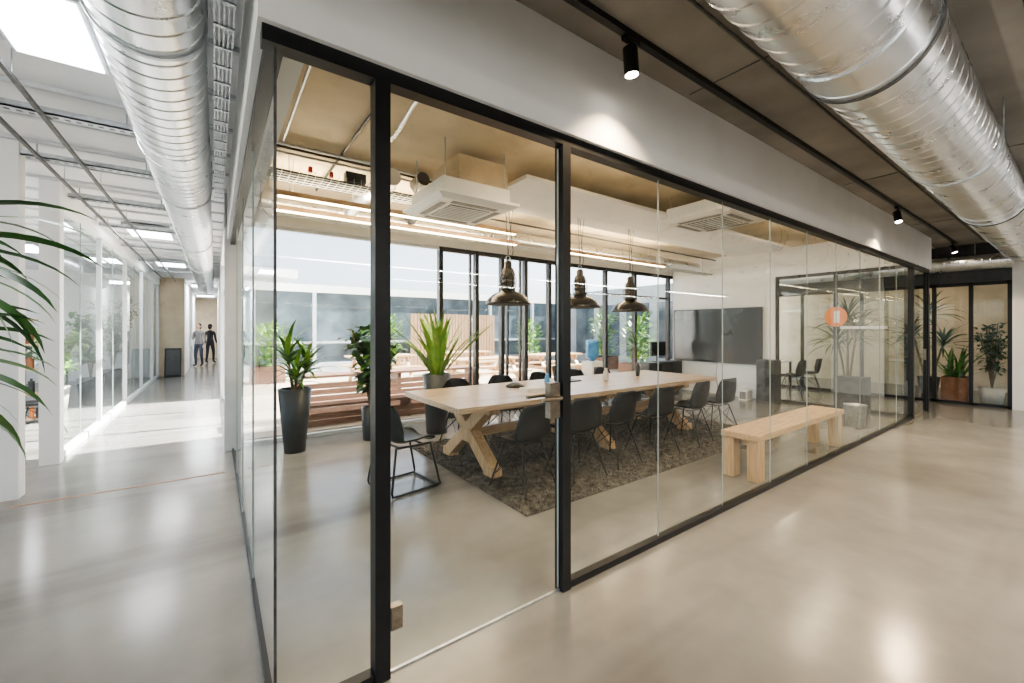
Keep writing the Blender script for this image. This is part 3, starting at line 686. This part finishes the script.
for (dx, dy, hz) in ((-.08, .0, 1.18), (.14, .05, 1.05), (.0, -.08, .95)):
    b.tube([(px_+dx*.2, py_+dy*.2, .7), (px_+dx, py_+dy, hz)], .018, STEM)
    for k in range(24):
        t = k/24; b.leaf((px_+dx, py_+dy, hz-.1+.12*t), k*2.4, 1.4-1.3*(1-t), .50*random.uniform(.7, 1.1), .065, 1.2, (LEAF, LEAFL)[k % 2])
b.finish('potted_dracaena')
bushy('potted_rubber_plant', 1.55, 3.98, .12, .45, 1.55, 34, LEAF, POTD, W=.10, L=.22, spread=.38)
broad('potted_snake_plant', 2.46, 3.8, .20, .86, 46, 1.08, .10, LEAFL, POTD, spread=.58)
yucca('potted_yucca', 11.0, 1.3, .22, .45, ((0,0,1.75),(.2,.25,1.3),(-.15,-.2,1.45)), LEAFD, POTD, L=.75, W=.05, n=40)
yucca('potted_yucca', 7.2, 3.95, .16, .4, ((0,0,1.2),), LEAF, POTD, L=.5, n=30)
yucca('potted_yucca', 13.5, .45, .2, .4, ((0,0,1.9),(.1,.3,1.4),(0,-.25,1.2)), LEAFD, POTD, L=.7, W=.05, n=36)
bushy('potted_ficus', 12.75, -.60, .19, .32, 1.7, 50, LEAFD, POTW, spread=.3)
b = B(); b.box(12.5, 12.95, -.28, .1, 0, .5, TERRA); b.box(12.52, 12.93, -.26, .08, .5, .505, SOIL)
for k in range(40): b.leaf((12.72+random.uniform(-.15,.15), -.1+random.uniform(-.13,.13), .5), k*2.4, random.uniform(.5, 1.4), random.uniform(.4, .9), .05, 1.1, LEAF)
b.finish('planter_box')
bushy('potted_ficus', -2.4, 11.0, .22, .45, 1.9, 60, LEAF, POTD, W=.09, L=.2, spread=.5)
bushy('potted_ficus', -2.4, 13.4, .22, .45, 2.3, 60, LEAF, POTD, W=.09, L=.2, spread=.55)
bushy('potted_ficus', -2.6, 9.4, .2, .45, 1.5, 40, LEAFL, POTW, W=.09, L=.2, spread=.4)
b = B(); fx, fy = -1.27, .80; pot(b, fx, fy, .16, .20, .45, POTD)
for (dx, dy, hz, nl) in ((.09, .02, 1.88, 50), (.04, .05, 1.45, 44), (-.08, -.12, 1.7, 24)):
    b.tube([(fx, fy, .4), (fx+dx*.6, fy+dy*.6, .4+(hz-.4)*.5), (fx+dx, fy+dy, hz)], .02, STEM)
    for k in range(nl):
        t = k/nl; b.leaf((fx+dx, fy+dy, hz-.16+.17*t), k*2.4+.5, .72-1.1*(1-t), .58*random.uniform(.85, 1.1), .060, 1.3, LEAFF, n=10, roll=random.uniform(-1.3, 1.3), fold=.15)
b.finish('potted_dragon_tree')
def shrub(x, y, h):
    b = B(); b.box(x-.4, x+.4, y-.4, y+.4, .035, .5, CEDAR); b.box(x-.37, x+.37, y-.37, y+.37, .5, .51, SOIL)
    for k in range(260):
        a = random.uniform(0, 6.28); r = random.uniform(0, .45); z = random.uniform(.5, h)
        b.leaf((x+r*math.cos(a), y+r*math.sin(a), z), a, random.uniform(-.2, 1.2), .28, .07, 1, (LEAF, LEAFL)[k % 2], n=4, shape='oval')
    b.finish('planter_shrub')
shrub(10.2, 6.2, 1.9); shrub(11.8, 9, 2.1); shrub(1.0, 11.6, 1.6); shrub(10.2, 11.5, 1.8); shrub(4.6, 12.2, 1.9)

# ------------------------------------------------------------------ neighbouring room furniture
def desk(x, y, rot=0):
    b = B(); b.box(-.8, .8, -.4, .4, .72, .745, WHITE)
    for sx in (-1, 1):
        for sy in (-1, 1): b.box(sx*.76-.02, sx*.76+.02, sy*.36-.02, sy*.36+.02, 0, .72, BLACK)
    b.box(-.76, .76, -.02, .02, .68, .72, BLACK)
    b.box(-.3, .3, .12, .15, .86, 1.22, BLACK); b.box(-.28, .28, .115, .121, .88, 1.2, SCREEN); b.box(-.03, .03, .13, .16, .745, .9, BLACK); b.box(-.12, .12, .05, .25, .745, .755, BLACK)
    b.finish('office_desk', loc=(x, y, 0), rot=rot)
desk(10.6, 2.9, 0); desk(-3.0, 6.6, math.pi/2); desk(-4.2, 10, math.pi/2); desk(-3.6, 12.6, math.pi/2); desk(14, -1.6, math.pi/2)
inst(ch, (10.6, 2.2, 0), 0); inst(ch, (11.5, 2.2, 0), .4); inst(ch, (-2.2, 6.8, 0), math.pi/2)
b = B()
for z in (0.05, .45, .85, 1.25, 1.65): b.box(-3.3, -2.35, 8.1, 8.4, z, z+.025, OAK)
for x in (-3.3, -2.37): b.box(x, x+.025, 8.1, 8.4, 0, 1.9, BLACK)
for z in (.075, .475, .875, 1.275):
    x = -3.22
    while x < -2.5:
        h = random.uniform(.14, .26); r = random.uniform(.025, .05); mt = random.choice((BLUE, ORANGE, WVIN, TERRA, DARKG, WVIN))
        b.cyl((x, 8.22, z), (x, 8.22, z+h), r, mt, seg=12); b.cyl((x, 8.22, z+h), (x, 8.22, z+h+.04), r*.4, mt, seg=10); x += r*2+.03
b.finish('bottle_shelf')
b = B(); b.obox((-1.28, 15.42, .46), (.42, .03, .92), Matrix.Rotation(-.2, 3, 'X'), BLACK); b.obox((-1.28, 15.40, .46), (.34, .03, .80), Matrix.Rotation(-.2, 3, 'X'), DARKG)
b.box(-1.47, -1.45, 15.2, 15.55, 0, .03, BLACK); b.box(-1.11, -1.09, 15.2, 15.55, 0, .03, BLACK); b.finish('chalkboard_stand')

# ------------------------------------------------------------------ people
def cloth(name, top, bottom):
    m, nt, out = new_mat(name); bs = nt.nodes.new('ShaderNodeBsdfPrincipled'); nt.links.new(bs.outputs[0], out.inputs[0])
    tc = nt.nodes.new('ShaderNodeTexCoord'); sx = nt.nodes.new('ShaderNodeSeparateXYZ'); nt.links.new(tc.outputs['Object'], sx.inputs[0])
    cr = nt.nodes.new('ShaderNodeValToRGB'); cr.color_ramp.interpolation = 'CONSTANT'; e = cr.color_ramp.elements
    e[0].position = 0; e[0].color = (.03, .025, .02, 1); e[1].position = .05; e[1].color = (*bottom, 1)
    n = e.new(.46); n.color = (*top, 1); n = e.new(.745); n.color = (.6, .39, .28, 1)
    mu = nt.nodes.new('ShaderNodeMath'); mu.operation = 'MULTIPLY'; mu.inputs[1].default_value = .5
    nt.links.new(sx.outputs[2], mu.inputs[0]); nt.links.new(mu.outputs[0], cr.inputs[0]); nt.links.new(cr.outputs[0], bs.inputs['Base Color'])
    bs.inputs['Roughness'].default_value = .8; return m
def person(name, x, y, rot, mat, step=.0, hair=HAIR, bag=False):
    J = {'pel': (0,0,.96,.125,.10), 'sp': (0,0,1.14,.12,.09), 'ch': (0,0,1.33,.15,.10), 'nk': (0,0,1.47,.06,.055), 'hd': (0,.01,1.56,.05,.05)}
    E = [('pel','sp'),('sp','ch'),('ch','nk'),('nk','hd')]
    for s_, n in ((-1,'l'),(1,'r')):
        J['sh'+n] = (s_*.17,0,1.41,.06,.06); J['el'+n] = (s_*.225,-.02,1.14,.043,.043); J['wr'+n] = (s_*.235,.07,.91,.028,.028)
        J['hp'+n] = (s_*.09,0,.88,.085,.09); J['kn'+n] = (s_*.10,.03+s_*step,.49,.058,.06); J['an'+n] = (s_*.105,s_*step*1.6-.02,.09,.04,.042); J['to'+n] = (s_*.12,s_*step*1.6+.13,.035,.035,.03)
        E += [('ch','sh'+n),('sh'+n,'el'+n),('el'+n,'wr'+n),('pel','hp'+n),('hp'+n,'kn'+n),('kn'+n,'an'+n),('an'+n,'to'+n)]
    ks = list(J); me = bpy.data.meshes.new(name); me.from_pydata([J[k][:3] for k in ks], [(ks.index(a), ks.index(c)) for a, c in E], [])
    me.materials.append(mat); ob = bpy.data.objects.new(name, me); scene.collection.objects.link(ob); ob.location = (x, y, 0); ob.rotation_euler[2] = rot
    sk = ob.modifiers.new('skin', 'SKIN'); sk.use_smooth_shade = True
    for i, k in enumerate(ks):
        me.skin_vertices[0].data[i].radius = J[k][3:5]; me.skin_vertices[0].data[i].use_root = (i == 0)
    su = ob.modifiers.new('sub', 'SUBSURF'); su.levels = 2; su.render_levels = 2
    h = B(); c = (0, .02, 1.655)
    h.ell(c, (.075, .095, .115), SKIN, 20, 14); h.ell((0, -.005, 1.685), (.083, .098, .10), hair, 20, 12); h.ell((0, -.03, 1.62), (.078, .075, .09), hair)
    h.ell((0, .115, 1.645), (.012, .016, .022), SKIN); h.ell((0, .105, 1.605), (.024, .008, .007), RED)
    for s_ in (-1, 1):
        h.ell((s_*.03, .105, 1.665), (.012, .008, .007), BLACK); h.ell((s_*.078, .015, 1.65), (.01, .02, .03), SKIN)
        w = Vector((s_*.235, .07, .91)); h.ell((w.x, w.y+.012, w.z-.045), (.016, .036, .05), SKIN)
        for k, L in enumerate((.07, .08, .075, .06)):
            yy = w.y+.04-k*.019; h.tube([(w.x, yy, w.z-.075), (w.x-s_*.004, yy+.004, w.z-.075-L*.55), (w.x-s_*.018, yy+.006, w.z-.075-L)], .008, SKIN, seg=6)
        h.tube([(w.x, w.y+.04, w.z-.03), (w.x-s_*.01, w.y+.065, w.z-.06), (w.x-s_*.015, w.y+.068, w.z-.09)], .009, SKIN, seg=6)
    if bag: h.box(.14, .24, -.12, .12, .8, 1.1, WVIN); h.tube([(.18, .0, 1.1), (.1, -.08, 1.44), (-.05, -.11, 1.3)], .012, WVIN)
    ho = h.finish('head_and_hands', loc=(0,0,0)); ho.parent = ob
    return ob
person('standing_woman', -.72, 19.6, 2.6, cloth('clothes_a', (.20, .19, .19), (.05, .06, .09)), .02, bag=True)
person('standing_man', -.36, 21.4, -.5, cloth('clothes_b', (.03, .03, .035), (.03, .03, .04)), .05)

# ------------------------------------------------------------------ light
w = bpy.data.worlds.new('sky'); scene.world = w; w.use_nodes = True; nt = w.node_tree
bg = nt.nodes['Background']; sky = nt.nodes.new('ShaderNodeTexSky'); sky.sky_type = 'NISHITA'; sky.sun_disc = False
sky.sun_elevation = math.radians(40); sky.sun_rotation = math.radians(100); sky.air_density = .8; sky.dust_density = 2.5
hs = nt.nodes.new('ShaderNodeHueSaturation'); hs.inputs['Saturation'].default_value = .5
nt.links.new(sky.outputs[0], hs.inputs['Color']); nt.links.new(hs.outputs[0], bg.inputs[0]); bg.inputs[1].default_value = .8
sd = Vector((-.78, .10, -.62)).normalized()
s = lamp('sun', 'SUN', (8, 8, 12), 62, (1, .96, .9), angle=.01); s.rotation_euler = sd.to_track_quat('-Z', 'Y').to_euler()

# ------------------------------------------------------------------ camera
cam = bpy.data.cameras.new('camera'); co = bpy.data.objects.new('camera', cam); scene.collection.objects.link(co)
cam.sensor_width = 36; cam.lens = 415/1024*36; cam.shift_y = -11.5/1024; cam.clip_start = .02
co.location = (-.184, -1.789, 1.5); co.rotation_euler = (math.pi/2, 0, -math.atan2(.582, .813))
scene.camera = co
scene.view_settings.view_transform = 'AgX'
scene.view_settings.exposure = -0.05
try:
    scene.view_settings.look = 'AgX - Medium High Contrast'
    scene.cycles.transparent_max_bounces = 20
except Exception as e: print(e)
